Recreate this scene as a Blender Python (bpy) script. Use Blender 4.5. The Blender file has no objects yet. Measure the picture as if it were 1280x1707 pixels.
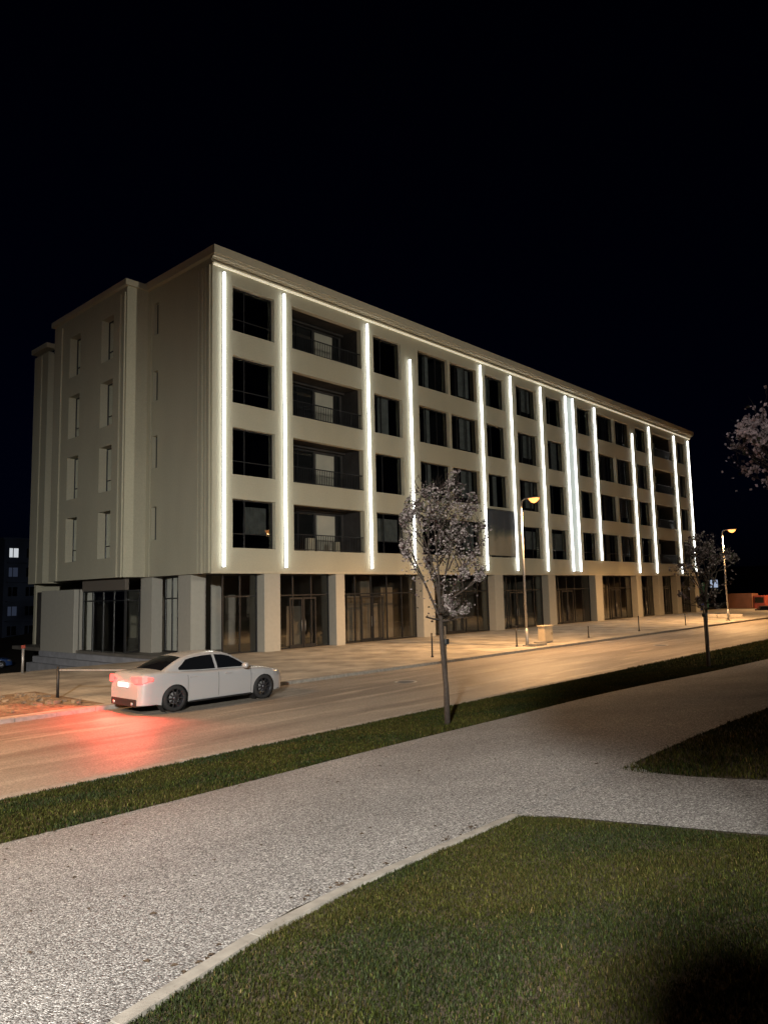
import bpy, bmesh, math, random
import numpy as np
from mathutils import Vector, Matrix, noise
R = math.radians
random.seed(7)
rng = np.random.default_rng(11)
sc = bpy.context.scene
C = sc.collection

# ---------------------------------------------------------------- camera
yaw, pitch, roll = 0.8285, 0.1105, -0.0231
EYE = Vector((-20.217, -29.536, 2.8))
fw = Vector((math.sin(yaw)*math.cos(pitch), math.cos(yaw)*math.cos(pitch), math.sin(pitch)))
rt = Vector((math.cos(yaw), -math.sin(yaw), 0)); up = rt.cross(fw)
c_, s_ = math.cos(roll), math.sin(roll)
rt, up = c_*rt + s_*up, -s_*rt + c_*up
cd = bpy.data.cameras.new('camera'); cam = bpy.data.objects.new('camera', cd); C.objects.link(cam)
cam.matrix_world = Matrix(((rt.x, up.x, -fw.x, EYE.x), (rt.y, up.y, -fw.y, EYE.y), (rt.z, up.z, -fw.z, EYE.z), (0, 0, 0, 1)))
cd.sensor_fit = 'VERTICAL'; cd.sensor_height = 36; cd.lens = 36*1224.0/1707
cd.clip_start = 0.05; cd.clip_end = 3000
sc.camera = cam

# ---------------------------------------------------------------- night sky, moonlight, exposure
w = bpy.data.worlds.new("World"); sc.world = w; w.use_nodes = True
nt = w.node_tree; bg = nt.nodes['Background']
sky = nt.nodes.new('ShaderNodeTexSky'); sky.sky_type = 'NISHITA'; sky.sun_disc = False
sky.sun_elevation = R(25); sky.sun_rotation = R(200); sky.air_density = 1.2; sky.ozone_density = 4
tint = nt.nodes.new('ShaderNodeMixRGB'); tint.blend_type = 'MULTIPLY'; tint.inputs[0].default_value = 1
tint.inputs[2].default_value = (0.10, 0.20, 1.0, 1)
nt.links.new(sky.outputs[0], tint.inputs[1]); nt.links.new(tint.outputs[0], bg.inputs[0])
bg.inputs[1].default_value = 0.0004
sd = bpy.data.lights.new('moonlight', 'SUN'); sd.energy = 0.004; sd.angle = R(0.5); sd.color = (1, .95, .88)
so = bpy.data.objects.new('moonlight', sd); C.objects.link(so)
so.rotation_euler = Vector((0.3, 0.8, -0.45)).to_track_quat('-Z', 'Y').to_euler()
sc.view_settings.view_transform = 'Standard'; sc.view_settings.look = 'None'
sc.view_settings.exposure = 0; sc.view_settings.gamma = 1; sc.view_settings.use_curve_mapping = False
cy = sc.cycles
cy.use_denoising = True
try: cy.denoiser = 'OPENIMAGEDENOISE'
except Exception: pass
cy.max_bounces = 5; cy.diffuse_bounces = 3; cy.glossy_bounces = 3; cy.transmission_bounces = 4; cy.transparent_max_bounces = 10
cy.caustics_reflective = False; cy.caustics_refractive = False; cy.sample_clamp_indirect = 4
cy.use_light_tree = True

# ---------------------------------------------------------------- helpers
def tag(o, label=None, cat=None, group=None, kind=None):
    if label: o['label'] = label
    if cat: o['category'] = cat
    if group: o['group'] = group
    if kind: o['kind'] = kind
    return o
def empty(name, loc=(0, 0, 0), rz=0, parent=None):
    o = bpy.data.objects.new(name, None); C.objects.link(o); o.location = loc; o.rotation_euler = (0, 0, rz); o.parent = parent
    o.empty_display_size = .1
    return o
class MB:
    def __init__(s): s.v = []; s.f = []; s.m = []; s.sm = []
    def add(s, vs, fs, m=0, smooth=False):
        n = len(s.v); s.v += [tuple(v) for v in vs]
        for f in fs: s.f.append(tuple(i+n for i in f)); s.m.append(m); s.sm.append(smooth)
    def box(s, x0, x1, y0, y1, z0, z1, m=0):
        s.add([(x0,y0,z0),(x1,y0,z0),(x1,y1,z0),(x0,y1,z0),(x0,y0,z1),(x1,y0,z1),(x1,y1,z1),(x0,y1,z1)],
              [(0,3,2,1),(4,5,6,7),(0,1,5,4),(1,2,6,5),(2,3,7,6),(3,0,4,7)], m)
    def tube(s, pts, rad, n=8, m=0, cap=True):
        pts = [Vector(p) for p in pts]; k = len(pts)
        if not hasattr(rad, '__len__'): rad = [rad]*k
        base = len(s.v); vs = []; fs = []
        ref = Vector((0.31, 0.17, 1)) if abs((pts[-1]-pts[0]).normalized().z) < .9 else Vector((1, .2, 0.1))
        for i, p in enumerate(pts):
            d = (pts[min(i+1, k-1)]-pts[max(i-1, 0)]).normalized()
            a = d.cross(ref).normalized(); b = d.cross(a)
            for j in range(n):
                t = 2*math.pi*j/n; vs.append(p + (a*math.cos(t)+b*math.sin(t))*rad[i])
        for i in range(k-1):
            for j in range(n): fs.append((i*n+j, i*n+(j+1) % n, (i+1)*n+(j+1) % n, (i+1)*n+j))
        if cap: fs += [tuple(range(n))[::-1], tuple(range((k-1)*n, k*n))]
        s.add(vs, fs, m, True)
    def lathe(s, prof, n=28, m=0, axis='y', c=(0, 0, 0)):
        vs = []; fs = []; k = len(prof)
        for (r, h) in prof:
            for j in range(n):
                t = 2*math.pi*j/n; a, b = r*math.cos(t), r*math.sin(t)
                vs.append((c[0]+a, c[1]+h, c[2]+b) if axis == 'y' else (c[0]+a, c[1]+b, c[2]+h))
        for i in range(k-1):
            for j in range(n): fs.append((i*n+j, i*n+(j+1) % n, (i+1)*n+(j+1) % n, (i+1)*n+j))
        s.add(vs, fs, m, True)
    def build(s, name, mat, parent=None, bevel=0):
        me = bpy.data.meshes.new(name); me.from_pydata(s.v, [], s.f)
        for mm in (mat if isinstance(mat, (list, tuple)) else [mat]): me.materials.append(mm)
        me.polygons.foreach_set('material_index', s.m); me.polygons.foreach_set('use_smooth', s.sm)
        me.update()
        o = bpy.data.objects.new(name, me); C.objects.link(o); o.parent = parent
        if bevel:
            b = o.modifiers.new('bevel', 'BEVEL'); b.width = bevel; b.segments = 2; b.limit_method = 'ANGLE'
        return o
def bx(name, b, mat, parent=None, bevel=0):
    m = MB(); m.box(*b); return m.build(name, mat, parent, bevel)
def copy_tree(o, parent=None):
    c = o.copy(); C.objects.link(c); c.parent = parent
    for ch in list(o.children): copy_tree(ch, c)
    return c

# ---------------------------------------------------------------- materials
def mat(name, col, rough=.7, metal=0, spec=.5, noise_=None, bump=None, var=None, emit=None, coord='Object', rvar=0, stretch=None):
    """noise_=(scale, amount) multiplies colour; var=(colour2, scale, lo, hi) mixes patches; bump=(scale, strength, distance)"""
    m = bpy.data.materials.new(name); m.use_nodes = True; n = m.node_tree.nodes; l = m.node_tree.links
    p = n['Principled BSDF']; p.inputs['Base Color'].default_value = (*col, 1); p.inputs['Roughness'].default_value = rough
    p.inputs['Metallic'].default_value = metal; p.inputs['Specular IOR Level'].default_value = spec
    tc = n.new('ShaderNodeTexCoord'); last = None
    def nz(scale, detail=6):
        t = n.new('ShaderNodeTexNoise'); t.inputs['Scale'].default_value = scale; t.inputs['Detail'].default_value = detail
        if stretch and scale < 3:
            mp = n.new('ShaderNodeMapping'); mp.inputs['Scale'].default_value = stretch; l.new(tc.outputs[coord], mp.inputs[0]); l.new(mp.outputs[0], t.inputs['Vector'])
        else: l.new(tc.outputs[coord], t.inputs['Vector'])
        return t
    def mix(kind, fac, a, b):
        x = n.new('ShaderNodeMixRGB'); x.blend_type = kind
        for s, v in ((0, fac), (1, a), (2, b)):
            if hasattr(v, 'links') or hasattr(v, 'is_output'): l.new(v, x.inputs[s])
            else: x.inputs[s].default_value = v if s == 0 else (*v, 1)
        return x.outputs[0]
    cur = col
    if var:
        vs = var if isinstance(var[0], tuple) and isinstance(var[0][0], tuple) else [var]
        for c2, scl, lo, hi in vs:
            t = nz(scl); r = n.new('ShaderNodeMapRange'); r.inputs[1].default_value = lo; r.inputs[2].default_value = hi
            l.new(t.outputs[0], r.inputs[0]); cur = mix('MIX', r.outputs[0], cur, c2)
    if noise_:
        t = nz(noise_[0]); r = n.new('ShaderNodeMapRange'); r.inputs[1].default_value = .3; r.inputs[2].default_value = .7
        r.inputs[3].default_value = 1-noise_[1]; r.inputs[4].default_value = 1+noise_[1]; l.new(t.outputs[0], r.inputs[0])
        cc = n.new('ShaderNodeCombineXYZ')
        for i in range(3): l.new(r.outputs[0], cc.inputs[i])
        cur = mix('MULTIPLY', 1.0, cur, cc.outputs[0])
    if hasattr(cur, 'is_output'): l.new(cur, p.inputs['Base Color'])
    if bump:
        t = nz(bump[0], 8); b = n.new('ShaderNodeBump'); b.inputs['Strength'].default_value = bump[1]; b.inputs['Distance'].default_value = bump[2]
        l.new(t.outputs[0], b.inputs['Height']); l.new(b.outputs[0], p.inputs['Normal'])
    if rvar:
        t = nz(3); r = n.new('ShaderNodeMapRange'); r.inputs[3].default_value = rough-rvar; r.inputs[4].default_value = rough+rvar
        l.new(t.outputs[0], r.inputs[0]); l.new(r.outputs[0], p.inputs['Roughness'])
    if emit:
        p.inputs['Emission Color'].default_value = (*emit[0], 1); p.inputs['Emission Strength'].default_value = emit[1]
    return m
def glass_mat(name, tintc=(.8, .85, .85), mixf=.35, rough=.02):
    m = bpy.data.materials.new(name); m.use_nodes = True; n = m.node_tree.nodes; l = m.node_tree.links
    n.clear(); o = n.new('ShaderNodeOutputMaterial'); t = n.new('ShaderNodeBsdfTransparent'); t.inputs[0].default_value = (*tintc, 1)
    g = n.new('ShaderNodeBsdfGlossy'); g.inputs['Roughness'].default_value = rough; g.inputs[0].default_value = (.9, .95, .95, 1)
    f = n.new('ShaderNodeFresnel'); f.inputs[0].default_value = 1.7
    mr = n.new('ShaderNodeMath'); mr.operation = 'MULTIPLY_ADD'; mr.inputs[1].default_value = .9; mr.inputs[2].default_value = mixf
    mr.use_clamp = True
    # slight waviness of the panes
    tc = n.new('ShaderNodeTexCoord'); nz = n.new('ShaderNodeTexNoise'); nz.inputs['Scale'].default_value = .9
    b = n.new('ShaderNodeBump'); b.inputs['Strength'].default_value = .12; b.inputs['Distance'].default_value = .02
    l.new(tc.outputs['Object'], nz.inputs[0]); l.new(nz.outputs[0], b.inputs['Height']); l.new(b.outputs[0], g.inputs['Normal'])
    x = n.new('ShaderNodeMixShader'); l.new(f.outputs[0], mr.inputs[0]); l.new(mr.outputs[0], x.inputs[0])
    l.new(t.outputs[0], x.inputs[1]); l.new(g.outputs[0], x.inputs[2]); l.new(x.outputs[0], o.inputs[0])
    return m
M = {}
M['plaster'] = mat('plaster', (.52, .505, .40), .85, noise_=(14, .06), var=((.48, .465, .365), .8, .42, .78), bump=(60, .25, .004), stretch=(1, 1, .35))
M['trim'] = mat('trim_plaster', (.56, .53, .42), .8, noise_=(8, .05), bump=(40, .2, .003))
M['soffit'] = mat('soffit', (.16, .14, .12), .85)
M['column'] = mat('column_plaster', (.46, .455, .41), .8, noise_=(5, .04), bump=(50, .1, .002))
M['plinth'] = mat('plinth_stone', (.36, .38, .43), .6, noise_=(2, .15), bump=(20, .3, .01))
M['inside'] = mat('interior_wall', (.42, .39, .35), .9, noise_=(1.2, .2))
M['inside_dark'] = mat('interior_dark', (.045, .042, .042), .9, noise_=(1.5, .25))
M['inside_floor'] = mat('interior_floor', (.18, .17, .155), .5, noise_=(1.2, .2))
M['panel'] = mat('pale_panel', (.50, .49, .42), .8, noise_=(2, .06))
M['frame'] = mat('window_frame', (.02, .021, .024), .4)
M['glass'] = glass_mat('window_glass', (.62, .66, .68), .03)
M['shopglass'] = glass_mat('shop_glass', (.72, .72, .70), .03)
M['led'] = mat('led', (.9, .9, .9), .5, emit=((1, 1, .93), 8.5))
M['led_cool'] = mat('led_cool', (.9, .9, .9), .5, emit=((.95, 1, 1), 8.5))
M['led_cove'] = mat('led_cove', (.9, .9, .8), .5, emit=((1, .88, .66), .42))
M['curtain'] = mat('curtain', (.42, .42, .40), .9, noise_=(3, .2))
M['asphalt'] = mat('asphalt', (.27, .24, .205), .62, var=(((.18, .155, .13), .5, .45, .60), ((.38, .335, .28), 1.2, .54, .70)), noise_=(40, .40), bump=(90, .5, .008), rvar=.08, stretch=(.22, 1.6, 1))
M['kerb'] = mat('kerb_concrete', (.30, .28, .25), .8, noise_=(9, .2), var=((.2, .18, .15), 1.3, .6, .75), bump=(35, .4, .006))
M['metal'] = mat('galvanised_metal', (.38, .39, .40), .5, .6, noise_=(6, .1))
M['dark_metal'] = mat('dark_metal', (.03, .03, .032), .5, .4)
M['lamp_glow'] = mat('lamp_glow', (1, .8, .5), .4, emit=((1, .32, .07), 3.2))
M['park_glow'] = mat('park_glow', (1, .95, .85), .4, emit=((1, .9, .75), 40))
M['bark'] = mat('bark', (.055, .042, .034), .9, noise_=(20, .3), bump=(40, .6, .01))
M['wood'] = mat('wooden_stake', (.12, .085, .055), .8, noise_=(18, .2))
M['blossom'] = mat('blossom', (.50, .42, .43), .8)
M['blossom_dark'] = mat('reddish_leaf', (.10, .055, .055), .7)
M['leaf'] = mat('leaf', (.055, .085, .03), .7)
M['white_paint'] = mat('car_paint_white', (.46, .46, .475), .25, .2, .5)
M['white_paint'].node_tree.nodes['Principled BSDF'].inputs['Coat Weight'].default_value = .6
M['blue_paint'] = mat('car_paint_blue', (.05, .12, .38), .3)
M['car_glass'] = mat('car_glass', (.006, .007, .009), .05, 0, .8)
M['rubber'] = mat('rubber', (.016, .016, .017), .8)
M['rim'] = mat('alloy_dark', (.10, .10, .115), .35, .8)
M['black_plastic'] = mat('black_plastic', (.015, .015, .016), .6)
M['brake'] = mat('brake_light', (.5, .02, .02), .3, emit=((1, .05, .04), 6))
M['plate'] = mat('number_plate', (.8, .78, .78), .4, emit=((1, .72, .72), 1.1))  # emission stands in for brake light reflected off the plate
M['headlamp'] = mat('headlamp', (.5, .5, .5), .1, .3, .9)
M['headlit'] = mat('headlight_lit', (1, 1, 1), .3, emit=((1, .95, .85), 9))
M['night_wall'] = mat('far_wall', (.055, .075, .13), .9, noise_=(.3, .3))
M['lit_cool'] = mat('lit_window_cool', (.5, .55, .7), .5, emit=((.62, .74, 1), .55))
M['lit_warm'] = mat('lit_window_pale', (.7, .7, .7), .5, emit=((.90, .95, 1), .6))
M['lit_dim'] = mat('lit_window_dim', (.05, .06, .1), .5, emit=((.35, .45, .75), .05))
M['truck'] = mat('truck_red', (.26, .05, .035), .5, noise_=(2, .2))
M['truck_box'] = mat('truck_box_brown', (.22, .10, .065), .6, noise_=(1, .25))
M['container'] = mat('container_blue', (.02, .05, .32), .5, noise_=(1, .2))
M['teal'] = mat('teal_sheet', (.12, .40, .33), .6, noise_=(1, .3))
M['barrier'] = mat('white_barrier', (.62, .58, .52), .7, noise_=(2, .15))
M['cabinet'] = mat('cabinet_plastic', (.52, .44, .32), .6, noise_=(4, .1))
M['soil'] = mat('soil', (.07, .05, .032), .95, noise_=(12, .5), var=((.035, .03, .014), 1.2, .4, .6), bump=(25, .8, .03))
M['stone'] = mat('rubble', (.22, .17, .12), .9, noise_=(6, .3))
M['dirt'] = mat('dirt', (.19, .13, .085), .95, noise_=(8, .35), var=((.30, .22, .14), 1.5, .45, .6), bump=(12, .9, .05))
M['green_wall'] = mat('clay', (.2, .1, .08), .9)

def gravel_mat():
    m = bpy.data.materials.new('washed_gravel'); m.use_nodes = True; n = m.node_tree.nodes; l = m.node_tree.links
    p = n['Principled BSDF']; p.inputs['Roughness'].default_value = .8
    tc = n.new('ShaderNodeTexCoord')
    v = n.new('ShaderNodeTexVoronoi'); v.inputs['Scale'].default_value = 85; l.new(tc.outputs['Object'], v.inputs['Vector'])
    sep = n.new('ShaderNodeSeparateColor'); l.new(v.outputs['Color'], sep.inputs[0])
    cr = n.new('ShaderNodeValToRGB'); e = cr.color_ramp
    e.elements[0].position = 0; e.elements[0].color = (.12, .12, .12, 1); e.elements[1].position = 1; e.elements[1].color = (.80, .79, .78, 1)
    for pos, c in ((.22, (.25, .245, .245, 1)), (.55, (.40, .39, .385, 1)), (.85, (.56, .55, .54, 1))):
        q = e.elements.new(pos); q.color = c
    l.new(sep.outputs[0], cr.inputs[0])
    d = n.new('ShaderNodeMapRange'); d.inputs[1].default_value = .0; d.inputs[2].default_value = .9; d.inputs[3].default_value = 1.1; d.inputs[4].default_value = .35
    l.new(v.outputs['Distance'], d.inputs[0])
    cc = n.new('ShaderNodeCombineXYZ'); [l.new(d.outputs[0], cc.inputs[i]) for i in range(3)]
    mx = n.new('ShaderNodeMixRGB'); mx.blend_type = 'MULTIPLY'; mx.inputs[0].default_value = 1; l.new(cr.outputs[0], mx.inputs[1]); l.new(cc.outputs[0], mx.inputs[2])
    # coarser mottling and soiling
    t = n.new('ShaderNodeTexNoise'); t.inputs['Scale'].default_value = 34; t.inputs['Detail'].default_value = 3; l.new(tc.outputs['Object'], t.inputs[0])
    r = n.new('ShaderNodeMapRange'); r.inputs[1].default_value = .36; r.inputs[2].default_value = .64; r.inputs[3].default_value = .76; r.inputs[4].default_value = 1.24; l.new(t.outputs[0], r.inputs[0])
    c2 = n.new('ShaderNodeCombineXYZ'); [l.new(r.outputs[0], c2.inputs[i]) for i in range(3)]
    m2 = n.new('ShaderNodeMixRGB'); m2.blend_type = 'MULTIPLY'; m2.inputs[0].default_value = 1; l.new(mx.outputs[0], m2.inputs[1]); l.new(c2.outputs[0], m2.inputs[2])
    t3 = n.new('ShaderNodeTexNoise'); t3.inputs['Scale'].default_value = .6; t3.inputs['Detail'].default_value = 5; l.new(tc.outputs['Object'], t3.inputs[0])
    r3 = n.new('ShaderNodeMapRange'); r3.inputs[1].default_value = .35; r3.inputs[2].default_value = .7; r3.inputs[3].default_value = .80; r3.inputs[4].default_value = 1.12; l.new(t3.outputs[0], r3.inputs[0])
    c3 = n.new('ShaderNodeCombineXYZ'); [l.new(r3.outputs[0], c3.inputs[i]) for i in range(3)]
    m3 = n.new('ShaderNodeMixRGB'); m3.blend_type = 'MULTIPLY'; m3.inputs[0].default_value = 1; l.new(m2.outputs[0], m3.inputs[1]); l.new(c3.outputs[0], m3.inputs[2])
    l.new(m3.outputs[0], p.inputs['Base Color'])
    b = n.new('ShaderNodeBump'); b.inputs['Strength'].default_value = .9; b.inputs['Distance'].default_value = .008; b.invert = True
    l.new(v.outputs['Distance'], b.inputs['Height']); l.new(b.outputs[0], p.inputs['Normal'])
    return m
M['gravel'] = gravel_mat()

def paver_mat():
    m = bpy.data.materials.new('pavers'); m.use_nodes = True; n = m.node_tree.nodes; l = m.node_tree.links
    p = n['Principled BSDF']; p.inputs['Roughness'].default_value = .75; tc = n.new('ShaderNodeTexCoord')
    b = n.new('ShaderNodeTexBrick'); b.inputs['Scale'].default_value = 1.0; b.inputs['Brick Width'].default_value = .6; b.inputs['Row Height'].default_value = .3
    b.inputs['Mortar Size'].default_value = .008; b.inputs['Color1'].default_value = (.46, .43, .37, 1); b.inputs['Color2'].default_value = (.40, .37, .32, 1); b.inputs['Mortar'].default_value = (.24, .22, .19, 1)
    l.new(tc.outputs['Object'], b.inputs['Vector'])
    t = n.new('ShaderNodeTexNoise'); t.inputs['Scale'].default_value = .7; t.inputs['Detail'].default_value = 7; l.new(tc.outputs['Object'], t.inputs[0])
    r = n.new('ShaderNodeMapRange'); r.inputs[1].default_value = .35; r.inputs[2].default_value = .65; r.inputs[3].default_value = .65; r.inputs[4].default_value = 1.25; l.new(t.outputs[0], r.inputs[0])
    cc = n.new('ShaderNodeCombineXYZ'); [l.new(r.outputs[0], cc.inputs[i]) for i in range(3)]
    mx = n.new('ShaderNodeMixRGB'); mx.blend_type = 'MULTIPLY'; mx.inputs[0].default_value = 1; l.new(b.outputs[0], mx.inputs[1]); l.new(cc.outputs[0], mx.inputs[2])
    l.new(mx.outputs[0], p.inputs['Base Color'])
    return m
M['paver'] = paver_mat()

def attr_mat(name, attr, rough=.75, trans=0):
    m = bpy.data.materials.new(name); m.use_nodes = True; n = m.node_tree.nodes; l = m.node_tree.links
    p = n['Principled BSDF']; p.inputs['Roughness'].default_value = rough
    a = n.new('ShaderNodeAttribute'); a.attribute_name = attr; p.inputs['Specular IOR Level'].default_value = .06; l.new(a.outputs['Color'], p.inputs['Base Color'])
    return m
M['grass'] = attr_mat('grass_blade', 'tint', .6)
M['petal'] = attr_mat('blossom_petal', 'tint', .8)

# ---------------------------------------------------------------- terrain
def S(t): t = min(1, max(0, t)); return t*t*(3-2*t)
def slope(y): return .104*min(max(-18.1-y, 0), 14)
def G(x, y):
    """natural ground"""
    if y < -18.25: return slope(y)
    if y < -17.9: return -.3
    z = -.3
    z -= 2.9*S((y-1.2)/1.2)*S((-.4-x)/.6 if y < 21 else (45-x)/30)
    return z
xs = sorted(set([-1500, -600, -250, -120] + [x for x in np.arange(-70, 110, 3.)] + [-2, -1.6, -1.2, -.9, -.4, 0] + [150, 300, 700, 1500]))
ys = sorted(set([-1500, -500, -200, -90] + [y for y in np.arange(-60, 60, 3.)] + [-32.1, -18.251, -18.249, 1.2, 1.5, 1.8, 2.1, 2.4, 21, 21.01] + [90, 150, 300, 700, 1500]))
mb = MB(); nx = len(xs)
mb.v = [(float(x), float(y), G(x, y)) for y in ys for x in xs]
for j in range(len(ys)-1):
    for i in range(nx-1): mb.f.append((j*nx+i, j*nx+i+1, (j+1)*nx+i+1, (j+1)*nx+i)); mb.m.append(0); mb.sm.append(False)
tag(mb.build('ground', M['soil']), kind='structure')

RZ, SZ = -.06, .03           # road and pavement levels
def sheet(name, xs_, ylo, yhi, zf, m, kind='structure', off=0):
    b = MB()
    for i in range(len(xs_)-1):
        a, c = xs_[i], xs_[i+1]
        q = [(a, ylo(a)), (c, ylo(c)), (c, yhi(c)), (a, yhi(a))]
        b.add([(x, y, zf(x, y)+off) for x, y in q], [(0, 1, 2, 3)])
    return tag(b.build(name, m), kind=kind)
K = lambda v: (lambda x: v)
sheet('road', [-200, -40, 0, 60, 400], K(-17.98), K(-10.78), lambda x, y: RZ, M['asphalt'])
# pavement with a real kerb step, reaching under the building front
sheet('pavement', [-200, -40, 0, 64, 90, 400], K(-10.62), K(1.25), lambda x, y: SZ, M['paver'])
# kerbs: individual stones read as one strip with wear
def strip_box(name, x0, x1, y0, y1, z0, z1, m, seg=1.0, jit=.006):
    b = MB(); x = x0
    while x < x1:
        dz = random.uniform(-jit, jit); dy = random.uniform(-jit, jit)
        b.box(x+.006, x+seg-.006, y0+dy, y1+dy, z0, z1+dz); x += seg
    return tag(b.build(name, m), kind='structure')
strip_box('far_kerb', -60, 90, -10.80, -10.62, -.3, .045, M['kerb'])
strip_box('near_kerb', -60, 90, -18.20, -17.98, -.3, .03, M['kerb'])
# gravel path: along the road, bending slightly towards the right, plus the branch to the lower right
def path_n(x): return -21.25 - .9*S((x+6)/10) - max(0, x-3)*.12 - .04*math.sin(x*.7)
def path_s(x): return -25.70 - .27*max(0, -17.0-x) - .35*S((x+10)/8) - max(0, x+2)*.10
px_ = [float(v) for v in np.arange(-60, 60.1, .5)]
sheet('path', px_, path_s, path_n, lambda x, y: slope(y), M['gravel'], off=.008)
# branch, with a rounded inner corner
b = MB(); rows = []
for k in range(0, 40):
    y = -25.65 - k*.45
    xl = -14.35 - .16*math.exp(-(-25.65-y)/.12) ; xr = -12.55 + .75*math.exp(-(-25.65-y)/.30) + .012*(-25.65-y)
    rows.append((xl, xr, y))
for a, c in zip(rows, rows[1:]):
    b.add([(a[0], a[2], slope(a[2])+.008), (c[0], c[2], slope(c[2])+.008), (c[1], c[2], slope(c[2])+.008), (a[1], a[2], slope(a[2])+.008)], [(0, 1, 2, 3)])
# keep it below the main path where they overlap
for i, v in enumerate(b.v):
    if v[1] > -25.7: b.v[i] = (v[0], v[1], v[2]-.005)
tag(b.build('branch_path', M['gravel']), kind='structure')
# concrete edging of the near lawn
b = MB(); x = -24.42
while x < -14.6:
    xa, xc = x+.004, x+.996; ya, yc = path_s(xa), path_s(xc); wd = .085; dz = random.uniform(-.005, .005)
    q = [(xa, ya-wd*(1.2 if xa < -17 else 1)), (xc, yc-wd*(1.2 if xc < -17 else 1)), (xc, yc), (xa, ya)]
    top = [(u, v, slope(v)+.022+dz) for u, v in q]; bot = [(u, v, slope(v)-.15) for u, v in q]
    b.add(bot+top, [(0, 3, 2, 1), (4, 5, 6, 7), (0, 1, 5, 4), (1, 2, 6, 5), (2, 3, 7, 6), (3, 0, 4, 7)]); x += 1.0
tag(b.build('lawn_edging', M['kerb']), kind='structure')

# ---------------------------------------------------------------- grass
def blades(name, x0, x1, y0, y1, density, keep, hmin, hmax, wid, label=None, cols=None):
    n = int((x1-x0)*(y1-y0)*density)
    x = rng.uniform(x0, x1, n); y = rng.uniform(y0, y1, n)
    k = keep(x, y); x, y = x[k], y[k]; n = len(x)
    z = .104*np.clip(-18.1-y, 0, 14)
    pn = np.array([noise.noise(Vector((a*.9, b_*.9, 0))) for a, b_ in zip(x[::1], y[::1])])
    pn2 = np.array([noise.noise(Vector((a*4, b_*4, 5))) for a, b_ in zip(x, y)])
    h = rng.uniform(hmin, hmax, n)*(1+.5*pn2); a = rng.uniform(0, 2*np.pi, n); lean = rng.uniform(.1, .9, n)*h; la = rng.uniform(0, 2*np.pi, n)
    wv = wid*rng.uniform(.6, 1.3, n)
    dx, dy = np.cos(a)*wv, np.sin(a)*wv; lx, ly = np.cos(la)*lean, np.sin(la)*lean
    V = np.zeros((n, 5, 3))
    V[:, 0] = np.stack([x-dx, y-dy, z-.01], 1); V[:, 1] = np.stack([x+dx, y+dy, z-.01], 1)
    V[:, 2] = np.stack([x+dx*.7+lx*.35, y+dy*.7+ly*.35, z+h*.6], 1); V[:, 3] = np.stack([x-dx*.7+lx*.35, y-dy*.7+ly*.35, z+h*.6], 1)
    V[:, 4] = np.stack([x+lx, y+ly, z+h], 1)
    me = bpy.data.meshes.new(name); me.vertices.add(n*5); me.vertices.foreach_set('co', V.ravel())
    base = np.arange(n)*5
    loops = np.stack([base, base+1, base+2, base+3, base+3, base+2, base+4], 1).ravel()
    me.loops.add(n*7); me.loops.foreach_set('vertex_index', loops)
    me.polygons.add(n*2); st = np.stack([np.arange(n)*7, np.arange(n)*7+4], 1).ravel()
    me.polygons.foreach_set('loop_start', st)
    me.update(calc_edges=True)
    g1, g2, g3, g4 = [np.array(c) for c in (cols or ((.028, .039, .008), (.050, .051, .012), (.080, .060, .024), (.030, .040, .017)))]
    t = np.clip(pn*1.6+.5+rng.normal(0, .22, n), 0, 1)[:, None]
    col = g1*(1-t)+g2*t
    dry = (rng.uniform(0, 1, n) < .10+.16*np.clip(pn2+.2, 0, 1))[:, None]; col = np.where(dry, g3, col)
    cool = (rng.uniform(0, 1, n) < np.clip(-pn*1.3, 0, .6))[:, None]; col = np.where(cool, g4, col)
    col = col*np.clip(rng.lognormal(-.42, .55, n), .2, 2.8)[:, None]
    at = me.color_attributes.new('tint', 'FLOAT_COLOR', 'POINT')
    cc = np.ones((n, 5, 4)); cc[:, :, :3] = col[:, None, :]
    at.data.foreach_set('color', cc.ravel()); me.materials.append(M['grass'])
    o = bpy.data.objects.new(name, me); C.objects.link(o); return tag(o, kind='stuff', label=label, cat='grass')
ps = np.vectorize(path_s); pnn = np.vectorize(path_n)
blades('lawn', -20.5, -14.2, -29.6, -25.6, 14000, lambda x, y: (y < ps(x)-.075-.03*rng.uniform(0,1,len(x))) & ((x < -14.37-.15*np.exp(-np.clip(-25.7-y,0,9)/.12)-.04*rng.uniform(0,1,len(x))) | (y < -44)) & ((x+20.2)*.95+(y+29.5)*.95 > -.6), .012, .028, .0025,
       'short green lawn in the foreground beside the gravel path edging')
blades('lawn', -12.9, 2, -31, -25.7, 1600, lambda x, y: (y < ps(x)-.02) & (x > -12.48+.35*np.exp(-(-25.65-y)/.2)), .025, .055, .006,
       'dark lawn right of the branch path')
blades('grass_verge', -22, 4, -23, -18.2, 2600, lambda x, y: (y > pnn(x)+.02-.05*rng.uniform(0, 1, len(x))), .02, .05, .006,
       'long narrow strip of grass between the road and the gravel path')
blades('grass_verge', 4, 40, -27, -18.2, 420, lambda x, y: (y > pnn(x)+.02), .04, .09, .012,
       'far continuation of the grass strip beside the road on the right')

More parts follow.
